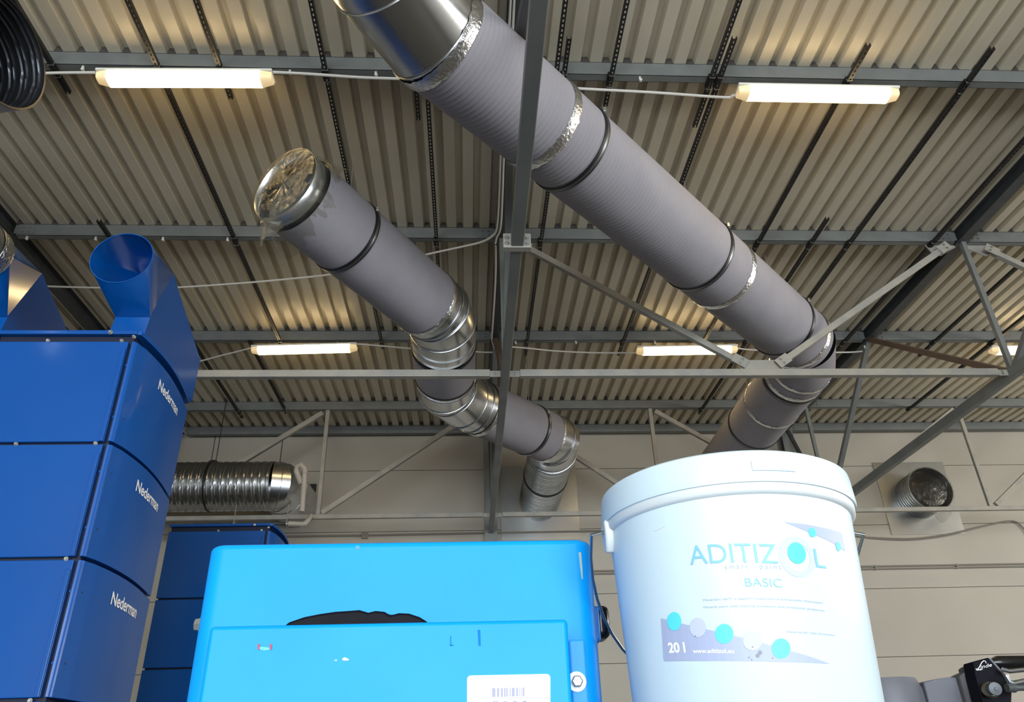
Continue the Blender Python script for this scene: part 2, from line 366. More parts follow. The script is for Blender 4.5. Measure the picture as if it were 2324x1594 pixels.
def brace(a, b, w, label, plates=True, cat='brace', g='diagonal braces'):
    a, b = Vector(a), Vector(b); d = (b-a).normalized()
    t = thing('diagonal_brace', a.lerp(b, .5), label, cat, g)
    mb = MB()
    e_ = .1 if plates else 0; mb.bar(a+d*e_, b-d*e_, w, w*.9, (0, 1, 0)); mb.build('bar', 'tie', t, 0, bevel=.004)
    if plates:
        for p, s in ((a, 1), (b, -1)):
            e = MB().bar(p-d*s*.02, p+d*s*.16, w*1.6, .012, (0, 1, 0), (0, -w*.5-.004)).build('end_plate', 'tie', t, 0)
            up = ortho(d, Vector((0, 1, 0)))
            for q in (-.4, .4): MB().bolt(p+d*s*.05+up[1]*w*q-up[2]*(w*.5+.01), -up[2], .013, .014).build('bolt', 'zinc', e)
    return t
zt2 = ZT(Y2)-.06; zg = ZQ+.15; yb2 = Y2+.03
brace((XC+.22, yb2, zt2), (XC+S/2-.2, yb2, zg), .075, 'long grey diagonal brace from the splice down to the middle gusset')
brace((XC+S-.22, yb2, zt2), (XC+S/2+.2, yb2, zg), .075, 'long grey diagonal brace crossing the duct elbow up to the right gusset')
brace((XC+S+.3, yb2, zt2-.03), (XC+1.5*S-.2, yb2, zg), .075, 'grey diagonal brace leaving the frame at right below the purlin')
for br, sg in ((None, -1), (None, 1)):
    X = XC+S; zq = ZT(Y2)-.004
    gp_ = [(X+sg*.06, zq), (X+sg*.46, zq), (X+sg*.40, zq-.13), (X+sg*.30, zq-.17), (X+sg*.06, zq-.03)]
    ob = [o for o in C.objects if o.get('label', '').startswith('long grey diagonal brace crossing' if sg < 0 else 'grey diagonal brace leaving')][0]
    MB().prism([(a, Y2+.068, b) for a, b in gp_], (0, .012, 0)).build('gusset', 'tie', ob, 0)
zt4 = ZT(Y4)-.055; zb4 = ZQ4+.104
tp = lambda q: (XC+q*S, Y4+.03, zt4); bt = lambda q: (XC+q*S, Y4+.03, zb4)
brace((XC-.745*S, Y4+.03, 5.14), tp(-.515), .085, 'grey diagonal brace rising from behind the spiral duct to the purlin', False)
brace(bt(-.489), tp(-.05), .085, 'dark grey diagonal brace disappearing up behind the lower bent duct', False)
brace(tp(.05), bt(.483), .08, 'diagonal brace behind the duct elbow, ending behind the bucket lid left side', False)
brace(tp(.515), (4.60, Y4+.03, 5.40), .08, 'diagonal brace running behind the lower run of the big duct', False)
brace(bt(1.02), tp(1.485), .085, 'diagonal brace above the right truss chord near the wrapped stub', False)
brace(bt(1.517), tp(1.95), .085, 'short visible diagonal brace at the right edge above the thin tie', False)
for q, lb in ((-.5, 'upright post beside the white pipe at the end of the spiral duct'), (.5, 'upright post above the left part of the bucket lid'), (1.5, 'upright post right of the wrapped duct stub')):
    brace((XC+q*S, Y4+.035, ZT(Y4)-.001), (XC+q*S, Y4+.035, ZQ4+.076), .07, lb, False, 'post', 'bracing posts')

# ================================================================== STRUT CHANNELS UNDER THE PURLINS
def strut(X, y0, y1, clamps, label, w=.042):
    za, zb = ZT(y0)-.047, ZT(y1)-.047
    t = thing('strut_channel', (X, (y0+y1)/2, (za+zb)/2), label, 'channel', 'slotted strut channels under the roof')
    mb = MB(); zz = lambda y: ZT(y)-.047
    for i in (-1, 1):
        mb.bar((X+i*w*.47, y0, zz(y0)+.021), (X+i*w*.47, y1, zz(y1)+.021), .003, .042); mb.bar((X+i*w*.33, y0, zz(y0)), (X+i*w*.33, y1, zz(y1)), w*.34, .003)
    y = y0
    while y < y1-.02: mb.bar((X, y, zz(y)), (X, y+.024, zz(y+.024)), w*.4, .003); y += .052
    mb.build('rail', 'strut', t, 0)
    for k in clamps:
        yc = PY(k); cm = MB()
        for dy in (-.03, .11):
            cm.tube([(X-.025, yc+dy, zz(yc)+.044), (X-.025, yc+dy, zz(yc)-.006), (X+.025, yc+dy, zz(yc)-.006), (X+.025, yc+dy, zz(yc)+.044)], .004, 6)
        cm.build('clamp', 'zinc', t)
        MB().box(X-.036, X-.0215, yc-.035, yc+.115, zz(yc)+.012, zz(yc)+.046).build('clamp_body', 'strut', t, 0)
def ye(x, y): return atZ(x, y, 5.985).y
for X, a, b, cl, lb in [
    (-3.83, 2.2, ye(163, 203), [1], 'short black strut channel beside the dark spiral duct at upper left'),
    (-2.879, 2.2, ye(645, 781), [1, 2, 3], 'longest black strut channel passing behind the upper left lamp'),
    (-2.307, 2.2, ye(530, 215), [1], 'black strut channel ending under the upper left lamp'),
    (-1.341, 2.2, ye(878, 803), [1, 2, 3], 'black slotted strut channel right of the upper left lamp, behind the wrapped duct'),
    (-.504, 4.6, ye(951, 264), [1], 'short black slotted channel stub hanging below the big duct at top'),
    (-.397, 4.6, ye(1001, 640), [2], 'black slotted channel running down to the wrapped duct from the big duct'),
    (.839, 2.2, 5.6, [1], 'black slotted channel beside the top of the central chord'),
    (.916, ye(1287, 74), ye(1190, 818), [1, 2, 3], 'black slotted channel just right of the central chord'),
    (1.373, 2.2, ye(1376, 232), [1], 'short black channel crossing the conduit between the two upper lamps'),
    (2.352, 2.2, ye(1576, 281), [1], 'black channel of the close pair left of the upper right lamp, reaching the top edge'),
    (2.432, ye(1663, 74), ye(1400, 818), [1, 2, 3], 'black channel of the close pair, running on to the small right lamp'),
    (3.71, ye(1976, 90), ye(1590, 790), [1, 2, 3], 'black strut channel crossing behind the upper right lamp'),
    (4.406, ye(1883, 496), ye(1570, 957), [2, 3, 4], 'black strut channel starting at the second purlin row right of the big duct'),
    (4.911, ye(2262, 98), ye(1760, 785), [1, 2], 'long black strut channel right of the upper right lamp'),
    (6.009, ye(2400, 220), ye(1888, 820), [2, 3], 'black strut channel running close beside the right truss'),
    (7.499, ye(2330, 590), ye(2084, 820), [3], 'black strut channel behind the upright of the right truss'),
    (8.475, ye(2440, 640), ye(2052, 950), [3, 4], 'black strut channel passing the small lamp at the right edge'),
    (-4.37, ye(222, 502), ye(262, 562), [2], 'short channel stub above the left blue hood'),
    (-4.202, ye(430, 782), ye(556, 967), [4], 'black strut channel right of the blue tower, left of its neighbour'),
    (-3.344, ye(560, 785), ye(651, 945), [4], 'black strut channel below the small left lamp')]:
    strut(X, a, b, cl, lb)

# ================================================================== LAMPS
def lamp(loc, rz, ry, label, first=None):
    t = thing('ceiling_lamp', loc, label, 'lamp', 'lit tube lamps under the purlins'); x, y, z = loc; L = .805
    MB().box(x-L, x+L, y-.085, y+.085, z+.033, z+.062).build('housing', 'lamp_body', t, 30, bevel=.008)
    def half(x0, x1, s0, s1, n=12):
        mb = MB(); o = []
        for xx, sc in ((x0, s0), (x1, s1)):
            for k in range(n+1): a = PI*k/n; o.append((xx, y-math.copysign(abs(math.cos(a))**.6, math.cos(a))*.080*sc, z+.034-math.sin(a)**.6*.088*sc))
        mb.add(o, [(k, k+1, n+2+k, n+1+k) for k in range(n)]+[tuple(range(n+1)), tuple(reversed(range(n+1, 2*n+2))), (0, n, 2*n+1, n+1)]); return mb
    half(x-.70, x+.70, 1, 1).build('diffuser', 'lamp', t)
    half(x-.80, x-.701, .72, 1).build('end_cap', 'lamp_cap', t); half(x+.701, x+.80, 1, .72).build('end_cap', 'lamp_cap', t)
    for xx in (x-.5, x+.5): MB().box(xx-.012, xx+.012, y-.012, y+.012, z+.06, ZT(y)-z+z).build('hanger', 'zinc', t, 0)
    return t
def place(t, rz, ry): t.rotation_euler = (0, ry, rz)
place(lamp((-2.625, 5.155, 5.835), 0, 0, 'lit tube lamp at upper left above the blue towers'), -.02, 0)
place(lamp((3.42, 5.20, 5.835), 0, 0, 'lit tube lamp at upper right below the near purlin'), .0, 0)
place(lamp((-2.52, 10.49, 5.98), 0, 0, 'small lit lamp left of the bent duct, above the pale tie beam'), -.03, -.012)
place(lamp((3.46, 10.52, 5.97), 0, 0, 'small lit lamp left of the big duct elbow, partly behind a brace'), -.03, 0)
place(lamp((9.27, 10.52, 5.97), 0, 0, 'small lit lamp at the right edge behind the truss upright'), -.03, 0)

# ================================================================== CONDUITS AND CLIPS
def cable(name, pts, r, label, m='white_tube', cat='conduit', group='conduits along the roof'):
    P = [Vector(p) for p in pts]; Q = []
    for i in range(len(P)-1):                       # Catmull-Rom
        p0, p1, p2, p3 = P[max(0, i-1)], P[i], P[i+1], P[min(len(P)-1, i+2)]
        for k in range(6):
            t = k/6; Q.append(.5*((2*p1)+(p2-p0)*t+(2*p0-5*p1+4*p2-p3)*t*t+(3*p1-p0-3*p2+p3)*t**3))
    Q.append(P[-1]); return tag(MB().tube(Q, r, 8).build(name, m), label, cat, group)
z5 = 5.88; px = lambda l, z: [atZ(a, b, z) for a, b in l]
cable('conduit', px([(30, 172), (115, 166), (218, 165)], z5), .014, 'white conduit entering the left end of the upper left lamp')
cable('conduit', px([(620, 164), (700, 168), (820, 176), (935, 180), (1040, 186)], z5), .014, 'white conduit from the upper left lamp to the big duct')
cable('conduit', px([(1180, 192), (1310, 201), (1480, 210), (1640, 221), (1662, 218), (1680, 208)], z5), .014, 'white conduit from the big duct to the upper right lamp')
cable('conduit', px([(60, 646), (105, 650), (203, 653), (300, 655), (395, 653), (520, 645), (640, 635), (760, 622), (860, 604)], 5.93), .013, 'white conduit passing behind the left blue hood')
cable('conduit', px([(900, 596), (968, 578), (1050, 560), (1094, 549), (1118, 535), (1128, 515), (1133, 440), (1137, 340), (1152, 120), (1160, -20)], 5.93), .013, 'white conduit bending up along the centre truss from the wrapped duct')
cable('conduit', px([(1124, 553), (1127, 540), (1136, 515), (1140, 440), (1144, 340), (1160, 120), (1168, -20)], 5.93), .013, 'second white conduit lying along the centre truss, right of the pair')
cable('conduit', px([(1125, 558), (1124, 640), (1118, 740), (1116, 770), (1122, 790)], 5.95), .013, 'white conduit on the truss below the splice, curling at its lower end')
cable('conduit', px([(444, 823), (500, 808), (540, 798), (570, 790)], 6.02), .013, 'thin white conduit from the blue tower to the small left lamp')
cable('conduit', px([(808, 781), (860, 785), (940, 792), (1010, 795)], 6.02), .013, 'thin white conduit from the small left lamp to the bent duct')
cable('conduit', px([(1070, 798), (1100, 800), (1122, 800)], 6.02), .013, 'short white conduit between the bent duct and the centre chord')
cable('conduit', px([(1150, 787), (1200, 791), (1260, 797), (1350, 801), (1452, 801)], 6.02), .013, 'thin white conduit from the centre chord to the small right lamp')
cable('conduit', px([(1668, 790), (1700, 794), (1740, 796)], 6.02), .013, 'short white conduit from the small right lamp to the big duct')
cable('conduit', px([(1860, 800), (1920, 800), (1955, 798), (1962, 794), (1962, 786)], 6.02), .013, 'short white conduit right of the big duct elbow, turning up at the truss')
def clip(x, y, row, label):
    yy = PY(row)+.02; X = atY(x, y, yy).x; z = ZT(yy)
    mb = MB().box(X-.01, X+.01, yy-.004, yy+.012, z-.035, z); mb.lathe((X+.004, yy-.006, z-.04), (0, 1, 0), [(0, .016), (.02, .016)], 10)
    tag(mb.build('cable_clip', 'white_tube'), label, 'clip', 'white cable clips on the purlins')
for x, y, r_, lb in [(187, 155, 1, 'white clip on the purlin left of the upper left lamp'), (658, 160, 1, 'white clip just right of the upper left lamp'), (853, 163, 1, 'white clip on the purlin left of the big duct'),
                     (1452, 175, 1, 'white clip on the purlin between duct and upper right lamp'), (60, 541, 2, 'white clip on the purlin above the leftmost blue hood'), (216, 544, 2, 'white clip just left of the round blue inlet'),
                     (369, 544, 2, 'white clip just right of the round blue inlet'), (516, 545, 2, 'white clip on the purlin left of the wrapped duct end'), (1170, 779, 3, 'white clip right of the centre chord'),
                     (1307, 779, 3, 'white clip on the purlin left of the small right lamp'), (1487, 782, 3, 'white clip on the purlin over the small right lamp')]:
    clip(x, y, r_, lb)

# ================================================================== DUCTS
ZU = 4.83
KS = 1.0
def V(x, y, z=ZU): return Vector((x*KS, min(YW, y*KS), z*KS))
def ring(t, c, az, r, w, m, name, tilt=0, th=.008):
    d = Vector((math.sin(math.radians(az)), math.cos(math.radians(az)), 0)); c = Vector(c)
    return MB().lathe(c-d*w/2, d, [(0, r), (0, r+th), (w*.3, r+th*1.3), (w*.7, r+th*1.3), (w, r+th), (w, r)], 56, cap=False).build(name, m, t, 40)
def tape(t, c, az, r, w=.1):
    d = Vector((math.sin(math.radians(az)), math.cos(math.radians(az)), 0)); c = Vector(c); _, s, u = ortho(d); mb = MB(); n = 96; rows = []
    rnd = random.Random(int(c.x*1000)+int(c.y*77))
    for q in range(6):
        row = []
        for k in range(n):
            a = 2*PI*k/n; e = (rnd.random()-.5)*.014*(1 if q in (0, 5) else .4)
            rr = r+.004+(.004+rnd.random()*.005 if 0 < q < 5 else 0); row.append(c+d*((q/5-.5)*w+e)+(s*math.cos(a)+u*math.sin(a))*rr)
        rows.append(row)
    for row in rows: mb.v += row
    for q in range(5):
        for k in range(n): mb.f.append((q*n+k, q*n+(k+1) % n, (q+1)*n+(k+1) % n, (q+1)*n+k))
    return mb.build('foil_tape', 'tape', t, 25)
def hanger(t, c, az, r, w=.035):
    d = Vector((math.sin(math.radians(az)), math.cos(math.radians(az)), 0)); c = Vector(c)
    o = MB().lathe(c-d*w, d, [(0, r), (0, r+.010), (w*.7, r+.012), (w*.7, r)], 64, cap=False).build('hanger_ring', 'rubber', t, 40)
    MB().lathe(c-d*w*.28, d, [(0, r), (0, r+.012), (w*.62, r+.013), (w*.62, r)], 64, cap=False).build('steel_band', 'band', o, 40)
    MB().lathe(c+d*w*.36, d, [(0, r), (0, r+.010), (w*.5, r+.008), (w*.5, r)], 64, cap=False).build('rubber_edge', 'rubber', o, 40)
    side = Vector((d.y, -d.x, 0)); p = c+(side*.92+Vector((0, 0, .39))).normalized()*(r+.02)
    MB().box(p.x-.015, p.x+.015, p.y-.015, p.y+.015, p.z-.02, p.z+.03).build('clasp', 'zinc', o, 30, bevel=.004)
    MB().tube([c+Vector((0, 0, r)), Vector((c.x, c.y, ZT(c.y)-.05))], .006, 6).build('hanger_rod', 'zinc', o)
def rib(t, c, n_, r, parent_az=None):               # raised seam around a mitre: c, plane normal
    n_ = Vector(n_).normalized(); _, s, u = ortho(n_); pts = [Vector(c)+(s*math.cos(2*PI*k/64)*r[0]+u*math.sin(2*PI*k/64)*r[1]) for k in range(64)]
    return MB().tube(pts, .0075, 6, closed=True).build('seam', 'galv', t)
def dirv(az): return Vector((math.sin(math.radians(az)), math.cos(math.radians(az)), 0))
# --- the big duct, upper right to lower right
RA = .413; KS = 1.02
A = thing('air_duct', (1.9, 6.0, ZU), 'big grey insulated duct running diagonally from top centre to the bucket', 'duct', 'round air ducts')
J = V(-.24, 3.82); d45 = dirv(45); e1 = V(4.21, 8.27); e2 = V(4.45, 8.85)
m1 = J-dirv(32)*.66; m2 = m1-dirv(14)*.42; m3 = m2-dirv(2)*4.2
el = MB().pipe([m3, m2, m1, J-d45*.02, J+d45*.04], RA-.012).build('metal_elbow', 'galv', A)
rib(el, m1+dirv(32)*.05, dirv(27), (RA-.004, RA-.006)); rib(el, m1-dirv(14)*.07, dirv(20), (RA-.004, RA-.006)); rib(el, m2, dirv(8), (RA-.004, RA-.004)); rib(el, J-d45*.04, dirv(40), (RA-.006, RA-.006))
a0 = J; a1 = V(.60, 4.66); a2 = V(2.74, 6.80)
MB().pipe([a0, a1], RA, 56, .5).build('insulated_section', 'foam', A)
MB().pipe([a1, a2], RA, 56, .5).build('insulated_section', 'foam', A)
MB().pipe([a2, e1], RA, 56, .5).build('insulated_section', 'foam2', A)
MB().pipe([e1, e2, V(4.45, 9.02)], RA, 56).build('insulated_elbow', 'foam2', A)
MB().pipe([V(4.45, 9.02), V(4.45, 10.05)], RA, 56, .5).build('insulated_section', 'foam2', A)
MB().pipe([V(4.45, 10.05), V(4.45, YW)], RA, 56, .5).build('insulated_section', 'foam2', A)
tape(A, J+d45*.03, 45, RA, .11); tape(A, a1, 45, RA, .10); tape(A, a2, 45, RA, .09); tape(A, e1-d45*.13, 45, RA, .08)
tape(A, V(4.45, 8.93), 0, RA, .07); tape(A, V(4.45, 9.16), 0, RA, .09); tape(A, V(4.45, 10.05), 0, RA, .07)
for c, az in [(V(.88, 4.94), 45), (V(2.40, 6.46), 45), (V(3.80, 7.86), 45), (V(4.45, 9.26), 0), (V(4.45, 10.85), 0)]: hanger(A, c, az, RA)
KS = 1.0
# --- the bent duct, left of centre
B = thing('air_duct', (-.3, 8.5, ZU), 'bent grey duct with shiny metal elbows, one end wrapped in plastic film', 'duct', 'round air ducts')
b0 = Vector((-1.686, 5.524, 4.898)); bE = Vector((-.303, 7.688, 4.831)); dd = (bE-b0).normalized(); azb = math.degrees(math.atan2(dd.x, dd.y))
RB = .40
bt0 = bE-dd*.33
MB().pipe([b0+dd*.17, bt0], RB, 56, .5).build('insulated_section', 'foam2', B)
MB().pipe([b0-dd*.0, b0+dd*.19], RB-.02, 56).build('collar', 'galv', B, solid=.004)
MB().pipe([b0+dd*.19, bt0-dd*.3], RB-.022, 56).lathe(bt0-dd*.32, dd, [(0, RB-.022), (.001, 0)], 40).build('liner', 'liner', B)
k1 = bE-dd*.10; k2 = Vector((-.31, 7.85, 4.83))
el = MB().pipe([bt0-dd*.03, k1, k2, V(-.31, 8.32)], RB-.012).build('metal_elbow', 'galv', B)
rib(el, k1-dd*.06, dd, (RB-.004, RB-.004)); rib(el, k1+dd*.0, dirv(azb*.75), (RB-.0, RB-.004)); rib(el, k2, dirv(azb*.25), (RB-.002, RB-.002)); rib(el, V(-.31, 8.12), (0, 1, 0), (RB-.006, RB-.006)); rib(el, V(-.31, 8.28), (0, 1, 0), (RB-.006, RB-.006))
tape(B, bt0, azb, RB, .06); hanger(B, b0.lerp(bE, .335), azb, RB); ring(B, V(-.31, 8.34), 0, RB, .05, 'rubber', 'gasket')
MB().pipe([V(-.31, 8.32), V(-.31, 9.12)], RB, 56, .5).build('insulated_section', 'foam2', B)
ring(B, V(-.31, 9.10), 0, RB, .045, 'rubber', 'gasket')
q1 = V(-.31, 9.52); q2 = V(-.05, 9.98); c0 = q2+d45*.34
q3 = V(1.30, 0); ce = c0+d45*((1.22-c0.x)/d45.x)
el = MB().pipe([V(-.31, 9.10), q1, q2, c0+d45*.03], RB-.006).build('metal_elbow', 'galv', B)
rib(el, V(-.31, 9.2), (0, 1, 0), (RB-.002, RB-.002)); rib(el, q1, dirv(11), (RB, RB)); rib(el, q1+(q2-q1)*.2, dirv(22), (RB, RB)); rib(el, q2, dirv(36), (RB, RB)); rib(el, q2+d45*.2, d45, (RB, RB))
tape(B, c0, 45, RB, .09)
MB().pipe([c0, ce], RB, 56, .5).build('insulated_section', 'foam2', B)
hanger(B, ce-d45*.38, 45, RB); tape(B, ce, 45, RB, .05)
f1 = ce+d45*.22; f2 = V(1.365+.02, f1.y+.42)
el = MB().pipe([ce-d45*.03, f1, f2, V(1.375, f2.y+.2)], RB-.012).build('metal_elbow', 'galv', B)
rib(el, f1-d45*.02, dirv(38), (RB, RB)); rib(el, f1+(f2-f1)*.18, dirv(30), (RB, RB)); rib(el, f2, dirv(10), (RB, RB)); rib(el, f2+Vector((0, .1, 0)), (0, 1, 0), (RB-.004, RB-.004))
def spmod(L, t): q = ((L*1.0+t/(2*PI)*.11) % .11)/.11; return 1+(.016 if q < .22 else 0)
MB().pipe([V(1.375, f2.y+.2), V(1.365, YW)], RB-.018, 64, .014, lambda L, t: 1+(.014 if (L % .075) < .02 else 0)).build('spiral_section', 'spiral', B)
ring(B, V(1.37, 13.02), 0, RB-.012, .04, 'rubber', 'gasket')
# plastic film over the open end
def film_cap(c, axis, r, back, bulge, seed, parent, flaps=()):
    rnd = random.Random(seed); d, s, u = ortho(axis); n = 72; mb = MB(); rows = []
    wob = [rnd.random() for _ in range(n)]; wob = [(wob[k-1]+wob[k]+wob[(k+1) % n])/3 for k in range(n)]
    for q, (h, rr) in enumerate([(back, 1.02), (back*.6, 1.03), (back*.25, 1.015), (0, 1.02), (-.02, .99), (-bulge*.55, .78), (-bulge*.35, .5), (-bulge*.25, .22), (-bulge*.2, .02)]):
        row = []
        for k in range(n):
            a = 2*PI*k/n; R_ = r*rr*(1+(wob[k]-.5)*(.10 if q < 3 else .03)); hh = h
            if q == 0: hh = back*(.45+1.1*wob[k]); R_ = r*1.025*(1+.02*math.sin(7*a))
            for fa, fw, fl, fo in flaps:
                dlt = math.atan2(math.sin(a-fa), math.cos(a-fa))
                if abs(dlt) < fw and q < 2: g = math.cos(dlt/fw*PI/2)*(1 if q == 0 else .5); hh += fl*g; R_ += fo*g
            hh += (rnd.random()-.5)*.012*(q > 3)
            row.append(c+d*hh+(s*math.cos(a)+u*math.sin(a))*R_)
        rows.append(row)
    for row in rows: mb.v += row
    for q in range(len(rows)-1):
        for k in range(n): mb.f.append((q*n+k, q*n+(k+1) % n, (q+1)*n+(k+1) % n, (q+1)*n+k))
    return mb.build('plastic_film', 'film', parent, 50)
film_cap(b0-dd*.012, dd, RB-.012, .30, .05, 3, B, flaps=[(math.radians(38), .35, .14, .11), (math.radians(-120), .28, .05, .18)])
def flap(poly, Y, amp, seed):                       # loose torn corner of the film
    rnd = random.Random(seed); ph = rnd.random()*6
    q = [(560+a/6.64, 320+b/6.64) for a, b in poly]; x0 = min(a for a, b in q); w = max(a for a, b in q)-x0
    mb = wrap(q, [tuple(range(len(q)))], lambda u, v: atY(u, v, Y+amp*math.sin((u-x0)/w*7+ph)+amp*.6*math.sin(v*.09)), 14)
    return mb.build('film_flap', 'film_flap', B, 60)
flap([(960, 640), (1040, 500), (1080, 390), (1200, 322), (1268, 342), (1290, 402), (1436, 480), (1285, 596), (1215, 690), (1100, 646)], 5.53, .02, 2)
flap([(200, 1180), (420, 1120), (640, 1190), (555, 1300), (440, 1390), (290, 1448), (245, 1500), (222, 1590), (205, 1590), (214, 1400)], 5.66, .02, 5)
tag(MB().box(.62, 2.12, YW-.016, YW-.002, 4.08, 5.57).build('wall_plate', 'plate', None, 0), 'square shiny metal plate where the bent duct enters the far wall', 'plate', 'square metal wall plates')
tag(MB().box(8.20, 9.68, YW-.016, YW-.002, 4.08, 5.57).build('wall_plate', 'plate', None, 0), 'square dull metal plate behind the wrapped stub on the right', 'plate', 'square metal wall plates')
# --- wrapped stub on the right plate
D = thing('duct_stub', (8.95, 14.2, ZU), 'short open duct stub wrapped in plastic on the right wall plate', 'duct')
MB().pipe([V(8.93, YW-.018), V(8.93, 13.92)], .43, 56, .012, lambda L, t: 1+(.012 if (L % .07) < .02 else 0)).build('collar', 'spiral', D, solid=.004)
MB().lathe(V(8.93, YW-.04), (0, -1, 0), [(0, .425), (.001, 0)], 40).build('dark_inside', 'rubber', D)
film_cap(V(8.93, 13.90), Vector((0, 1, 0)), .435, .25, -.12, 8, D, flaps=[(math.radians(-60), .5, .15, .2)])
# --- galvanised spiral duct along the far wall
GY = 12.98
G = thing('spiral_duct', (-5, GY, 4.69), 'shiny galvanised spiral duct along the far wall right of the blue tower', 'duct', 'round air ducts')
zs = 4.68; RG = .415
def ribs(L, t): q = (L+t/(2*PI)*.13) % .13; return 1+(.024 if q < .026 else .024 if .046 < q < .072 else 0)
MB().pipe([(-9, GY, zs), (-3.36, GY, zs)], RG, 64, .013, ribs).build('spiral_section', 'spiral', G)
g = [(-3.40, GY, zs), (-3.31, GY+.02, zs), (-3.27, GY+.12, zs+.01), (-3.265, GY+.34, zs+.02), (-3.26, YW-.014, 4.80)]
el = MB().pipe(g, RG+.004).build('metal_elbow', 'galv', G)
for i, az in ((1, 68), (2, 40), (3, 12)): rib(el, g[i], dirv(az), (RG+.01, RG+.012))
rib(el, (-3.36, GY, zs), (1, 0, 0), (RG+.006, RG+.006))
hg = MB().lathe((-4.44, GY, zs), (1, 0, 0), [(0, RG+.004), (0, RG+.02), (.03, RG+.022), (.03, RG+.004)], 56, cap=False).build('hanger_ring', 'rubber', G)
MB().tube([(-4.42, GY, zs+RG+.015), (-4.42, GY, 6.36)], .007, 6).build('hanger_rod', 'strut', hg)
MB().tube([(-4.56, GY-.05, zs+RG-.01), (-4.50, GY-.05, zs+RG+.045), (-4.42, GY-.05, zs+RG+.045), (-4.34, GY-.05, zs+RG+.0)], .012, 6).build('cable_loop', 'rubber', hg)
tag(MB().box(-3.72, -2.93, YW-.012, YW-.001, 4.56, 5.24).build('wall_opening', 'rubber', None, 0), 'dark square wall opening behind the end of the spiral duct', 'opening')
# --- dark spiral duct at the top left corner
K = thing('spiral_duct', (-5, 4.3, ZU), 'open dark duct end in the top left corner showing its ribbed inside', 'duct', 'round air ducts')
ka = dirv(101); kc = V(-3.40, 4.01)
MB().pipe([kc-ka*3.0, kc], .42, 72, .01, lambda L, t: 1-(.022 if ((L+t/(2*PI)*.105) % .105) < .02 else .016 if .045 < ((L+t/(2*PI)*.105) % .105) < .06 else 0)).build('ribbed_lining', 'flex', K)
MB().pipe([kc-ka*3.0, kc-ka*.01], .434, 56, .5).build('insulation', 'foam2', K)
MB().lathe(kc-ka*.012, ka, [(0, .435), (.010, .435), (.010, .418), (0, .418)], 64, cap=False).build('rim', 'rubber', K)
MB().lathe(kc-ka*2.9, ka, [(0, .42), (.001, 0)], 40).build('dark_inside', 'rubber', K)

# ================================================================== PIPES AND CABLES ON THE FAR WALL
P_ = thing('drain_pipe', (-3.15, 12.9, 4.9), 'pale plastic pipe with elbows hanging in front of the spiral duct elbow', 'pipe')
va = atY(692, 1072, 12.44); vb = atY(685, 1162, 12.44); vc = atY(674, 1063, 12.44)
MB().tube([va, vb], .042, 16).build('pipe', 'pvc', P_)
MB().tube([va+Vector((0, 0, -.03)), va+Vector((0, .01, .05)), vc+Vector((.06, 0, .06)), vc+Vector((.0, .02, .03)), vc+Vector((-.01, .04, -.04)), vc+Vector((.09, .06, -.26))], .05, 16).build('elbow', 'pvc', P_)
P2 = thing('drain_pipe', (-4, 12.9, 4.0), 'grey horizontal pipe with a pale elbow under the spiral duct', 'pipe')
ha = atY(440, 1191, 12.75); hb = atY(655, 1189, 12.75); hc = atY(688, 1190, 12.75)
MB().tube([ha, hb], .028, 16).build('pipe', 'dark_steel', P2)
MB().tube([hb, hc], .04, 16).tube([hc+Vector((-.04, 0, 0)), hc+Vector((.02, 0, 0)), hc+Vector((.05, .05, .06)), hc+Vector((.07, .2, .2))], .042, 16).build('elbow', 'pvc', P2)
for x in (530, 650): q = atY(x, 1190, 12.75); MB().lathe(q, (1, 0, 0), [(0, .05), (.03, .05)], 16).tube([q, q+Vector((0, 0, .33))], .008, 6).build('bracket', 'zinc', P2)
def rail(z, x0, x1, label, r=.016, gap=.05):
    t = thing('wall_conduit', ((x0+x1)/2, YW-.03, z), label, 'conduit', 'conduits on the far wall')
    for dz in (0, gap): MB().tube([(x0, YW-.022, z+dz), (x1, YW-.022, z+dz)], r, 8).build('pipe', 'cable', t)
    x = x0+.4
    while x < x1: MB().box(x-.015, x+.015, YW-.04, YW-.002, z-.02, z+gap+.02).build('saddle', 'cable', t, 0); x += 1.6
rail(3.43, .9, 13.5, 'pair of thin conduits along the far wall left and right of the bucket')
cable('wall_conduit', [(-4.5, YW-.02, 4.215), (-2.0, YW-.02, 4.215), (.1, YW-.02, 4.225), (2.6, YW-.02, 4.235)], .018, 'thin conduit along the far wall crossing the shiny plate', 'cable', 'conduit', 'conduits on the far wall')
tag(MB().box(-2.0, -1.88, YW-.05, YW, 4.15, 4.26).build('junction_box', 'cable', None, 30, bevel=.006), 'small junction box on the conduit above the blue machine', 'box')
for dz, lb in ((0, 'upper thin grey cable sagging below the right wall plate'), (-.025, 'lower thin grey cable sagging below the right wall plate')):
    cable('wall_cable', [atY(a, b, YW-.03)+Vector((0, 0, dz*(1 if 1960 < a < 2200 else .3))) for a, b in [(1900, 1205), (1948, 1217), (2020, 1222), (2080, 1222), (2150, 1213), (2220, 1197), (2280, 1184), (2305, 1184), (2322, 1198), (2334, 1215)]], .012, lb, 'cable', 'cable', 'sagging wall cables')

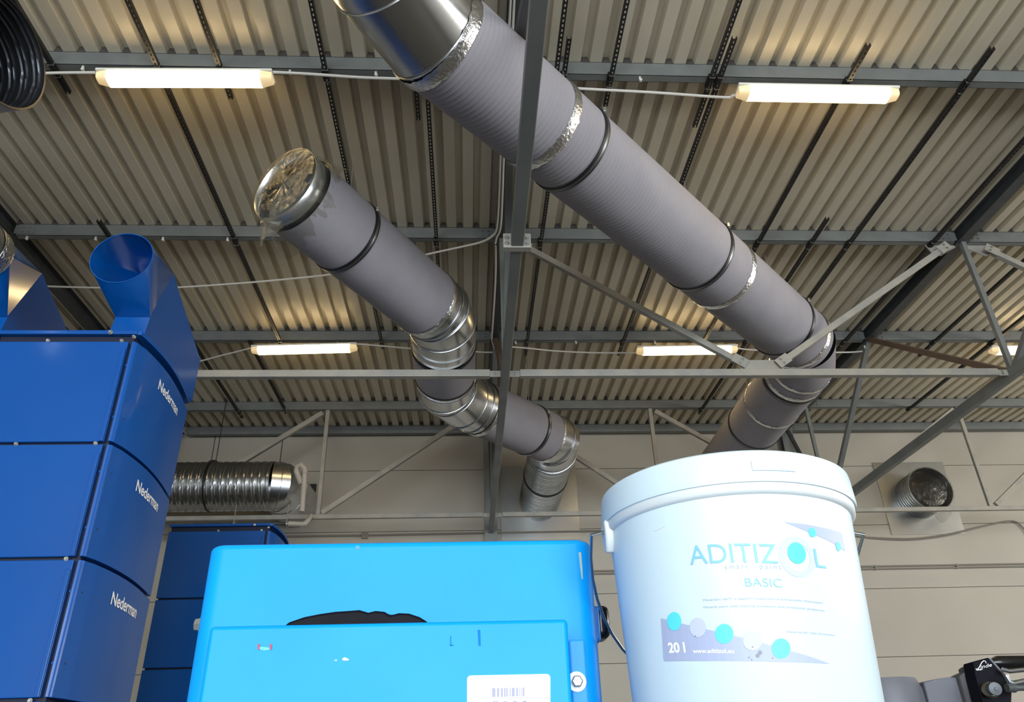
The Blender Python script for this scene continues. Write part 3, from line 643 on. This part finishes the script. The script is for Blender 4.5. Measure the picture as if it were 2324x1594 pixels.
# ================================================================== BLUE FILTER TOWERS
TX = -2.42
def door_x(y, x0): u = max(0, min(1, (y-4.99)/1.17)); return x0+.012+.06*math.sin(PI*min(1, u*1.0)**.85)-.005*u
def tower(x0, w, y0, ztop, mods, label, logos, hood, door=True):
    dep = 1.17; t = thing('filter_tower', (x0-w/2, y0+dep/2, -HC), label, 'machine', 'blue filter towers')
    dy = y0-5.0; dx = lambda y: door_x(y-dy, x0)
    MB().box(x0-w+.02, x0-.03, y0+.03, y0+dep-.01, -HC, ztop+.05).build('core', 'blue_gap', t, 0)  # core coloured dark blue, the shade of the gaps put into its colour
    MB().box(x0-w, x0-.005, y0-.012, y0+dep, ztop+.052, ztop+.085).build('lid', 'blue', t, 0, bevel=.006)
    zs_ = [ztop]+list(mods)
    for z1, z0 in zip(zs_, zs_[1:]):
        s = MB().box(x0-w+.004, x0-.052, y0-.004, y0+.03, z0+.012, z1-.008).build('side_panel', 'blue', t, 0, bevel=.005)
        MB().box(x0-.085, x0-.055, y0-.016, y0-.002, z0+.012, z1-.07).build('flange', 'blue', s, 0, bevel=.004)
        for zz in (z1-.20, z0+.2): MB().bolt((x0-.032, y0+.012, zz), (0, -1, 0), .007, .01).build('screw', 'blue', s)
        for xx in (x0-.10, x0-.62): MB().bolt((xx, y0-.004, z1-.004), (0, -1, 0), .010, .016).build('bolt', 'zinc', s)
        if not door: continue
        # door: rounded front edge, gently bowed face
        pl = []; n = 16
        for k in range(7): a = PI/2*k/6; pl.append((x0-.022+.034*math.sin(a)*1.0, y0-.012+.034*(1-math.cos(a))))
        for k in range(1, n+1): yy = y0+.022+(dep-.03)*k/n; pl.append((dx(yy), yy))
        pl += [(x0-.03, y0+dep-.008), (x0-.03, y0+.03)]
        d = MB().prism([(a, b, z0+.012) for a, b in pl], (0, 0, z1-z0-.024)).build('door', 'blue', t, 40, bevel=.003)
        for zz in (z1-.2, z0+.2): MB().lathe((x0+.017, y0+.05, zz), (1, -.3, 0), [(0, .006), (.004, .006)], 10).build('screw', 'blue_gap', d)
        if logos:
            pts, fs, _ = glyphs('Nederman', .02)
            zb_ = z1-.205; wrap(pts, fs, lambda u, v: Vector((dx(y0+.365+.49*u)+.003, y0+.365+.49*u, zb_+v*.083)), 10).build('lettering', 'logo', d, 0)
    # lid edge over the door, with the dark gap beneath
    pl = [(x0-.02, y0+.0)]+[(dx(y0+.01+1.15*k/16)+.004, y0+.01+1.15*k/16) for k in range(17)]+[(x0-.03, y0+1.16)]
    if door: MB().prism([(a, b, ztop+.054) for a, b in pl], (0, 0, .03)).build('lid_edge', 'blue', t, 40)
    MB().bolt((x0-.19, y0-.012, ztop+.062), (0, -1, 0), .012, .02).build('bolt', 'zinc', t); MB().bolt((x0-.02, y0+.0, ztop+.03), (0, -1, 0), .010, .02).build('bolt', 'zinc', t)
    if hood:
        zz = ztop+.085; X1, X0 = x0+(.022 if door else -.01), x0-.235; h = lambda z: z-2.93+ztop
        side = [(5.05, zz), (5.08, h(3.185)), (5.30, h(3.74)), (5.43, h(3.69)), (6.19, h(3.43)), (6.19, zz)]
        hd = MB().prism([(X0, y+dy, z) for y, z in side], (X1-X0, 0, 0)).build('hood', 'blue_gloss', t, 0)
        # square to round inlet: rectangle on the sloping mouth, circle facing the gate
        n = 48; cc = Vector((x0-.135, 4.76+dy, h(3.50))); rr = .222
        R4 = [Vector((X0, 5.075+dy, h(3.185))), Vector((X1, 5.075+dy, h(3.185))), Vector((X1, 5.30+dy, h(3.735))), Vector((X0, 5.30+dy, h(3.735)))]
        vs = [cc+Vector((math.cos(2*PI*k/n), 0, math.sin(2*PI*k/n)))*rr for k in range(n)]+R4; fs = []
        cor = lambda k: n+(2 if k < n/4 else 3 if k < n/2 else 0 if k < 3*n/4 else 1)
        for k in range(n):
            k2 = (k+1) % n; a, b = cor(k), cor(k2); fs.append((k, k2, a))
            if a != b: fs.append((k2, b, a))
        mb = MB(); mb.add(vs, fs); mb.build('inlet_transition', 'blue_gloss', hd, 9)
        MB().lathe(cc+Vector((0, -.002, 0)), (0, 1, 0), [(0, rr+.003), (0, rr-.003), (.01, rr-.003)], 48, cap=False).build('rim', 'blue', hd, 40)
    return t
mods = [2.12, 1.34, .525, -.28, -1.08]
tower(TX, 1.0, 5.0, 2.925, mods, 'tall blue dust filter tower at left with white lettering and an open round inlet', True, True)
tower(TX-1.008, 1.0, 5.0, 2.925, mods, 'blue filter tower cut by the left edge, its hood joined to a metal sleeve', False, True, False)
tower(-2.44, 1.22, 9.5, 2.86, [2.05, 1.285, .52, -.25, -1.05], 'smaller looking dark blue filter tower between the tall tower and the bright blue machine', False, False)
L_ = thing('duct_sleeve', (-3.56, 4.7, 3.5), 'shiny metal sleeve with foil tape on the leftmost blue hood', 'duct')
s0 = Vector((-3.56, 4.76, 3.50)); MB().pipe([s0+Vector((0, -.008, 0)), s0+Vector((0, -.30, 0)), s0+Vector((-.12, -.62, .05)), s0+Vector((-.5, -.9, .35))], .226, 40).build('sleeve', 'galv', L_)
tape(L_, s0+Vector((0, -.06, 0)), 0, .228, .13)

# ================================================================== BRIGHT BLUE MACHINE
Q = thing('blue_machine', (-.095, 1.35, -HC), 'bright blue rounded steel cabinet in the foreground with a stepped front cover', 'machine')
rp = []
for cx, cy, a0 in ((.178-.026, 1.10+.026, -90), (.178-.026, 1.62-.026, 0), (-.367+.026, 1.62-.026, 90), (-.367+.026, 1.10+.026, 180)):
    for i in range(9): a = math.radians(a0+90*i/8); rp.append((cx+.026*math.cos(a), cy+.026*math.sin(a), -HC))
bd = MB().prism(rp, (0, 0, HC+.312)).build('cabinet', 'cyan', Q, 40, bevel=.008, seg=4)
bd.modifiers['bevel'].angle_limit = math.radians(50)
cv = MB().box(-.3205, .1255, 1.02, 1.10, -HC+.2, .1865).build('front_cover', 'cyan', Q, 40, bevel=.005, seg=3)
pts = [(640, 1424), (655, 1412), (690, 1400), (725, 1393), (760, 1388), (790, 1386), (815, 1384), (835, 1390), (852, 1386), (872, 1388), (886, 1396), (905, 1391), (928, 1392), (952, 1400), (968, 1410), (978, 1424)]
MB().prism([atY(x, y, 1.055) for x, y in pts], (0, .035, 0)).build('hand_grip', 'black', Q, 40, bevel=.006, seg=3)
k = atY(1362, 1418, 1.20)
MB().box(.176, .190, 1.16, 1.21, k.z-.03, k.z+.02).build('knob_base', 'cyan2', Q, 30, bevel=.004)
MB().box(.184, .206, 1.165, 1.215, k.z-.024, k.z+.022).build('knob', 'gloss_black', Q, 40, bevel=.009, seg=4)
k = atY(434, 1416, 1.12); MB().lathe((-.362, 1.13, k.z), (-1, 0, 0), [(0, .011), (.006, .011), (.006, .009), (.013, .008)], 6).build('hex_nut', 'zinc', Q, 0)
MB().box(atY(1293, 1500, 1.098).x, atY(1330, 1500, 1.098).x, 1.0965, 1.102, -.1, atY(1310, 1452, 1.098).z).build('hinge_plate', 'cyan3', Q, 30, bevel=.004)
k = atY(1309, 1548, 1.096); wz = MB().lathe((k.x, 1.0965, k.z), (0, -1, 0), [(0, .0125), (.002, .0125)], 28).build('washer', 'sticker', Q, 30)
MB().lathe((k.x, 1.0945, k.z), (0, -1, 0), [(0, .0075), (.006, .0075), (.007, .006)], 6).build('bolt_head', 'zinc', wz, 0)
k = atY(1377, 1495, 1.2); MB().box(.177, .182, 1.2, 1.21, k.z-.004, k.z+.004).build('screw', 'rubber', Q, 0)
MB().prism([atY(x, y, 1.0995) for x, y in [(1313, 1254), (1319, 1254), (1322, 1290), (1323, 1316), (1320, 1314), (1316, 1285)]], (0, .0004, 0)).build('paint_chip', 'chip', bd, 0)
MB().prism([atY(x, y, 1.0995) for x, y in [(806, 1240), (815, 1239), (817, 1246), (809, 1247)]], (0, .0004, 0)).build('paint_chip', 'cyan2', bd, 0)
yf = 1.0193
def flat(name, poly, m, par, dy=0): return MB().prism([atY(x, y, yf-dy) for x, y in poly], (0, .0006, 0)).build(name, m, par, 0)
def rr4(x0, y0, x1, y1, r, sk=0):
    o = []
    for cx, cy, a0 in ((x1-r, y0+r, -90), (x1-r, y1-r, 0), (x0+r, y1-r, 90), (x0+r, y0+r, 180)):
        for i in range(6): a = math.radians(a0+18*i); o.append((cx+r*math.cos(a), cy+r*math.sin(a)+sk*(cx-x0)))
    return o
st = flat('sticker', rr4(1060, 1534, 1249, 1720, 9, -.02), 'sticker', cv)
bx = 1117; rb = random.Random(5); mb = MB()
for wbar, gp in [(7.5, 3.5), (5, 4), (4.5, 2.5), (3.2, 1.2), (3.6, 2.5), (1.4, 1.6), (2.2, 2.2), (6, 3.5), (4.2, 3.2), (1.6, 2.4), (1.4, 2), (4, 0)]:
    mb.prism([atY(x, y-.02*(x-1117), yf-.0004) for x, y in [(bx, 1562.5), (bx+wbar, 1562.5), (bx+wbar, 1582.5), (bx, 1582.5)]], (0, .0003, 0)); bx += wbar+gp
mb.build('barcode', 'ink', st, 0)
pts_, fs_, asp = glyphs('115000', 0, 1.05)
def num(u, v): return atY(1078+122*u, 1622-31*v-2.4*u, yf-.0004)
wrap(pts_, fs_, num).build('number', 'ink', st, 0)
pv = flat('sticker_remnant', [(587, 1468), (612, 1471), (613, 1475), (600, 1477), (588, 1474)], 'lcyan', cv)
M['red'] = mat('red_scrap', (170, 80, 105), .7)
for x in (585, 612): flat('red_scrap', [(x, 1461), (x+5, 1463), (x+4, 1476), (x-1, 1473)], 'red', pv, .0006)
for poly in ([(1022, 1444), (1024, 1444), (1024, 1466), (1022, 1466)], [(1084, 1430), (1090, 1430), (1091, 1466), (1086, 1466)], [(1022, 1464), (1030, 1464), (1030, 1466), (1022, 1466)]): flat('pen_mark', poly, 'pen', cv)
for poly in ([(776, 1496), (782, 1492), (793, 1497), (790, 1500), (778, 1500)], [(757, 1500), (764, 1497), (765, 1501)]): flat('scuff', poly, 'llight', cv)

# ================================================================== WHITE BUCKET
BC = Vector((.3427, .9962, .337)); bz = Vector((.0123, .0091, 1)).normalized(); bxv = (Vector((1, 0, 0))-bz*bz.x).normalized(); byv = bz.cross(bxv)
BR = lambda h: .1575-.0556*h
U = thing('paint_bucket', BC-bz*.385, 'large white plastic paint bucket with lid and blue lettering, right foreground', 'bucket')
def bk(th, h, dr=0): return BC-bz*h+(bxv*math.cos(th)+byv*math.sin(th))*(BR(h)+dr)
MB().lathe(BC-bz*.385, bz, [(0, 0), (.003, BR(.385)-.004), (.008, BR(.385)), (.385-.02, BR(.02))], 96, ref=(0, 1, 0)).build('body', 'white', U, 40)
MB().lathe(BC, -bz, [(.012, 0), (.012, .145), (-.001, .150), (-.002, .158), (.001, .1625), (.006, .1632), (.034, .1645), (.0385, .1632), (.0385, .1575), (.02, .157)], 120, ref=(0, 1, 0)).build('lid', 'white', U, 40)
MB().lathe(BC, -bz, [(.034, .1545), (.0385, .1612), (.047, .1605), (.050, .1578), (.051, .154)], 120, ref=(0, 1, 0), cap=False).build('rim_collar', 'lug', U, 40)
mb = MB()
o = []
for k in range(15):
    th = math.radians(-95+18*k/14)
    for h, r in ((.014, .1640), (.0145, .1652), (.026, .1656), (.0265, .1640)): o.append(BC-bz*h+(bxv*math.cos(th)+byv*math.sin(th))*r)
mb.add(o, [(4*k+q, 4*k+q+1, 4*k+5+q, 4*k+4+q) for k in range(14) for q in range(3)]+[(0, 1, 2, 3), (56, 57, 58, 59)]); mb.build('tear_tab', 'white', U, 30)
for sd, a in ((-1, math.radians(179)), (1, math.radians(1))):
    p = bk(a, .05, .004); nrm = (bxv*math.cos(a)+byv*math.sin(a)); tg = bz.cross(nrm)
    poly = [(-.018, .036), (.018, .036), (.018, .052), (.012, .066), (.002, .076), (-.008, .073), (-.018, .056)]
    MB().prism([BC-bz*h+nrm*(BR(h)-.002)+tg*s for s, h in poly], nrm*.012).build('handle_lug', 'lug', U, 40, bevel=.003)
hp = []
for i in range(25):
    f = PI*i/24; hp.append(BC+bxv*(-.183*math.cos(f)+.002)+byv*(.185*math.sin(f)**.9)-bz*(.052+.17*math.sin(f)))
hp = [BC-bxv*.158-bz*.047]+hp+[BC+bxv*.158-bz*.047]
MB().tube(hp, .0022, 10).build('handle', 'wire', U)
MB().tube([hp[9+i] for i in range(9)], .006, 14).build('grip', 'white', U)
def cone(px_, py_):                                  # where a view line meets the bucket wall -> (angle, depth under the rim)
    d = ray(px_, py_); a, b = .55, None; f = lambda t: (lambda r: math.sqrt(max(0, r.length_squared-(r.dot(bz))**2))-BR(-r.dot(bz)))(d*t-BC)
    t = .6
    while t < 1.15 and f(t) > 0: t += .002
    lo, hi = t-.002, t
    for _ in range(40): mid = (lo+hi)/2; (lo, hi) = (mid, hi) if f(mid) > 0 else (lo, mid)
    r = d*hi-BC; return (math.atan2(r.dot(byv), r.dot(bxv)), -r.dot(bz))
def zc(x, y): return (1480+x/4.427, 1180+y/4.427)    # label measured on an enlargement of the photo
def patch(name, poly, m, lift, cuts=14):
    q = [cone(*zc(*p)) for p in poly]; mb = wrap(q, [tuple(range(len(q)))], lambda u, v: bk(u, v, lift), cuts); return mb.build(name, m, U, 0)
def disc(name, x, y, rx, ry, m, lift, rot=0, hole=None, hx=0, hy=0):
    n = 40; c, s = math.cos(math.radians(rot)), math.sin(math.radians(rot))
    el = lambda a, b, ox, oy: [(x+ox+a*math.cos(2*PI*k/n)*c-b*math.sin(2*PI*k/n)*s, y+oy+a*math.cos(2*PI*k/n)*s+b*math.sin(2*PI*k/n)*c) for k in range(n)]
    if not hole: return patch(name, el(rx, ry, 0, 0), m, lift, 8)
    q = [cone(*zc(*p)) for p in el(rx, ry, 0, 0)]+[cone(*zc(*p)) for p in el(hole[0], hole[1], hx, hy)]
    return wrap(q, [(k, (k+1) % n, n+(k+1) % n, n+k) for k in range(n)], lambda u, v: bk(u, v, lift), 10).build(name, m, U, 0)
def word(name, txt, p0, p1, cap, m, lift=.0006, bold=0, spacing=1, cuts=10, parent=None):
    pts, fs, asp = glyphs(txt, bold, spacing); (t0, h0), (t1, h1) = cone(*zc(*p0)), cone(*zc(*p1)); (tc, hc_) = cone(*zc(p0[0]+2, p0[1]-cap)); dh = h0-hc_
    return wrap(pts, fs, lambda u, v: bk(t0+(t1-t0)*u, h0+(h1-h0)*u-v*dh, lift), cuts).build(name, m, U, 0)
patch('label_band', [(90, 992), (300, 1045), (550, 1102), (820, 1165), (1105, 1240), (1390, 1318), (1790, 1450), (1300, 1430), (900, 1421), (500, 1420), (130, 1422), (118, 1410)], 'lgrey', .0003, 20)
patch('label_corner', [(1325, 24), (1500, 42), (1700, 78), (1900, 130), (1912, 150), (1942, 322), (1850, 255), (1740, 196), (1600, 140), (1450, 75)], 'lgrey', .0003, 12)
disc('label_dot', 1607, 130, 36, 48, 'lcyan', .0007, -15); disc('label_dot', 1868, 270, 24, 48, 'lcyan', .0007, -12)
for x, y, rx, ry, m in [(225, 1022, 71, 94, 'lcyan'), (462, 1084, 82, 98, 'llight'), (726, 1148, 92, 100, 'lcyan'), (1008, 1216, 95, 100, 'llight'), (1294, 1296, 93, 101, 'lcyan')]: disc('label_dot', x, y, rx, ry, m, .0007)
disc('label_ring', 1452, 374, 168, 216, 'llight', .0003, -28, (118, 158), 8, 2)
disc('label_dot', 1450, 338, 88, 110, 'lcyan', .0007, -25)
word('lettering', 'ADITIZ', (388, 455), (1268, 444), 206, 'lblue', bold=-.001, cuts=24)
word('lettering', 'L', (1648, 478), (1748, 492), 196, 'lblue', bold=-.001)
word('lettering', 'smart', (735, 496), (966, 493), 52, 'ltext', spacing=1.5, bold=-.006); word('lettering', 'paint', (1085, 494), (1298, 495), 52, 'ltext', spacing=1.5, bold=-.006)
word('lettering', 'BASIC', (940, 672), (1310, 684), 92, 'lblue', bold=-.008)
word('lettering', 'Minerální nátěr s tepelně izolačními a ochrannými vlastnostmi', (516, 820), (1712, 848), 24, 'ltext', cuts=30)
word('lettering', 'Mineral paint with thermal insulation and protection properties', (520, 892), (1732, 926), 24, 'ltext', cuts=30)
word('lettering', '20 l', (172, 1336), (340, 1332), 104, 'sticker', bold=.03)
word('lettering', 'www.aditizol.eu', (414, 1342), (826, 1342), 44, 'sticker', bold=.02)
word('lettering', 'Datum výroby / Date of production:', (1358, 1136), (1840, 1172), 22, 'ltext', cuts=16)
rs = random.Random(9)
for x, y, r in [(1085, 1335, 26), (1060, 1365, 22), (1010, 1280, 10), (975, 1385, 9), (438, 1172, 9), (1000, 1408, 8), (1212, 1390, 8)]:
    patch('smudge', [(x+r*(.6+.6*rs.random())*math.cos(2*PI*k/9), y+r*(.6+.6*rs.random())*math.sin(2*PI*k/9)) for k in range(9)], 'dirt', .0010, 2)
patch('scratch', [(18, 108), (60, 88), (150, 58), (90, 86), (30, 118)], 'lug', .0004, 3)
Wb = thing('workbench', (.40, 1.05, -HC), 'plain grey bench standing under the white bucket', 'bench')
zb_ = BC.z-.386
MB().box(.19, .78, .78, 1.42, zb_-.04, zb_-.001).build('bench_top', 'bench', Wb, 0)
for x in (.21, .74):
    for y in (.81, 1.37): MB().box(x, x+.03, y, y+.03, -HC, zb_-.04).build('leg', 'bench', Wb, 0)

# ================================================================== GREY CYLINDERS WITH THE BLACK GUARD, LOWER RIGHT
N = thing('gas_cylinder', (1.5, 2.3, -HC), 'black headed device with white script lettering and grey stepped casing at lower right', 'cylinder')
MB().lathe((1.172, 2.32, -HC), (0, 0, 1), [(0, .10), (1.45+.155, .10), (1.45+.21, .098), (1.45+.238, .088), (1.45+.243, .0)], 48, ref=(0, 1, 0)).build('casing_drum', 'cyl', N, 40)
def zt_(x, y, Y): return atY(x, y, Y).z
def slab(x0, x1, ytop0, ytop1, Y, name, m):
    a, b = atY(x0, ytop0, Y), atY(x1, ytop1, Y); n = 8; o = []
    for k in range(n+1):
        f = k/n; p = a.lerp(b, f); o.append((p.x, p.y-.02*math.sin(PI*f), p.z+.003*math.sin(PI*f)))
    MB().prism([*o, (b.x, Y, -.3), (a.x, Y, -.3)], (0, .06, 0)).build(name, m, N, 40, bevel=.004, seg=3)
slab(2095, 2182, 1548, 1538, 2.28, 'casing_step', 'cyl'); slab(2176, 2206, 1534, 1522, 2.25, 'casing_step', 'cyl2'); slab(2200, 2222, 1513, 1505, 2.22, 'casing_step', 'cyl2')
gy = 2.19
gp = [(2208, 1503), (2222, 1499), (2243, 1493), (2249, 1495), (2266, 1513), (2286, 1534), (2298, 1552), (2296, 1600), (2290, 1640), (2246, 1640), (2226, 1580), (2214, 1535)]
gd = MB().prism([atY(x, y, gy) for x, y in gp], (0, .05, 0)).build('guard', 'black', N, 40, bevel=.003)
eg = [(2243, 1493), (2250, 1495), (2300, 1551), (2292, 1550), (2282, 1538)]
MB().prism([atY(x, y, gy-.004) for x, y in eg], (0, .02, 0)).build('guard_edge', 'cyl', gd, 0, bevel=.002)
pts, fs, asp = glyphs('inde', -.005)
wrap(pts, fs, lambda u, v: atY(2226+25*u, 1518.5-5.6*u-8.5*v+3.2*u*0, gy-.002)).build('lettering', 'logo', gd, 0)
MB().tube([atY(x, y, gy-.002) for x, y in [(2214.5, 1519), (2217, 1522), (2222, 1521), (2226, 1519)]]+[], .0008, 6).tube([atY(x, y, gy-.002) for x, y in [(2214.5, 1519), (2219, 1519.5), (2223, 1514), (2228, 1504), (2233, 1500), (2237, 1502), (2238, 1506)]], .0011, 6).tube([atY(x, y, gy-.002) for x, y in [(2219, 1519.5), (2225, 1521.5), (2230, 1519)]], .0008, 6).build('lettering', 'logo', gd, 30)
hwc = atY(2258, 1564, 2.12); hw = MB().lathe(hwc, (-.25, -1, -.1), [(-.028, .010), (-.02, .016), (0, .0165), (.004, .0155), (.006, .004), (.008, .003)], 32).build('handwheel', 'wheel', N, 40)
MB().lathe(hwc+Vector((.012, .03, 0)), (.25, 1, .1), [(0, .014), (.012, .020), (.03, .018), (.05, .013)], 24).build('valve_bonnet', 'brass', N, 40)
MB().lathe(atY(2285, 1562, 2.14), (1, .1, 0), [(0, .010), (.02, .012), (.03, .008), (.06, .008)], 20).build('valve_body', 'dark_steel', N, 40)
MB().lathe(atY(2250, 1505, 2.2), (1, .1, 0), [(0, .0), (.0, .010), (.02, .018), (.12, .018), (.2, .018)], 24).build('black_hose', 'gloss_black', N, 40)
MB().tube([atY(x, y, 2.16) for x, y in [(2275, 1520), (2290, 1524), (2330, 1520)]], .006, 12).build('chrome_pipe', 'chrome', N)
MB().tube([atY(x, y, 2.14) for x, y in [(2282, 1533), (2290, 1548), (2300, 1552), (2330, 1546)]], .007, 12).build('fitting', 'chrome', N)
MB().box(1.42, 1.62, 2.24, 2.44, -HC, .06).build('cylinder_body', 'cyl', N, 40, bevel=.05, seg=6)

# ================================================================== LIGHT
wd = bpy.data.worlds.new('sky'); bpy.context.scene.world = wd; wd.use_nodes = True
bg = wd.node_tree.nodes['Background']; bg.inputs['Color'].default_value = (.62, .78, 1, 1); bg.inputs['Strength'].default_value = .6
def area(name, loc, size, rot, col, power):
    ld = bpy.data.lights.new(name, 'AREA'); ld.shape = 'RECTANGLE'; ld.size, ld.size_y = size; ld.color = col; ld.energy = power
    o = bpy.data.objects.new(name, ld); C.objects.link(o); o.location = Vector(loc)+Vector((0, 0, HC)); o.rotation_euler = rot; return o
area('daylight_gate', ((GX0+GX1)/2, -11.9, (GZ-HC)/2), (GX1-GX0, GZ+HC), (PI/2, 0, 0), (.86, .93, 1), 3250)
area('added_side_fill', (21.98, 2, 3.4), (16, 3), (PI/2, 0, PI/2), (1, .97, .92), 2300)  # fill light added out of view to brighten the far wall
sc = bpy.context.scene
sc.view_settings.view_transform = 'Standard'; sc.view_settings.look = 'None'; sc.view_settings.gamma = 1; sc.view_settings.exposure = 0
try: sc.view_settings.use_curve_mapping = False
except Exception: pass
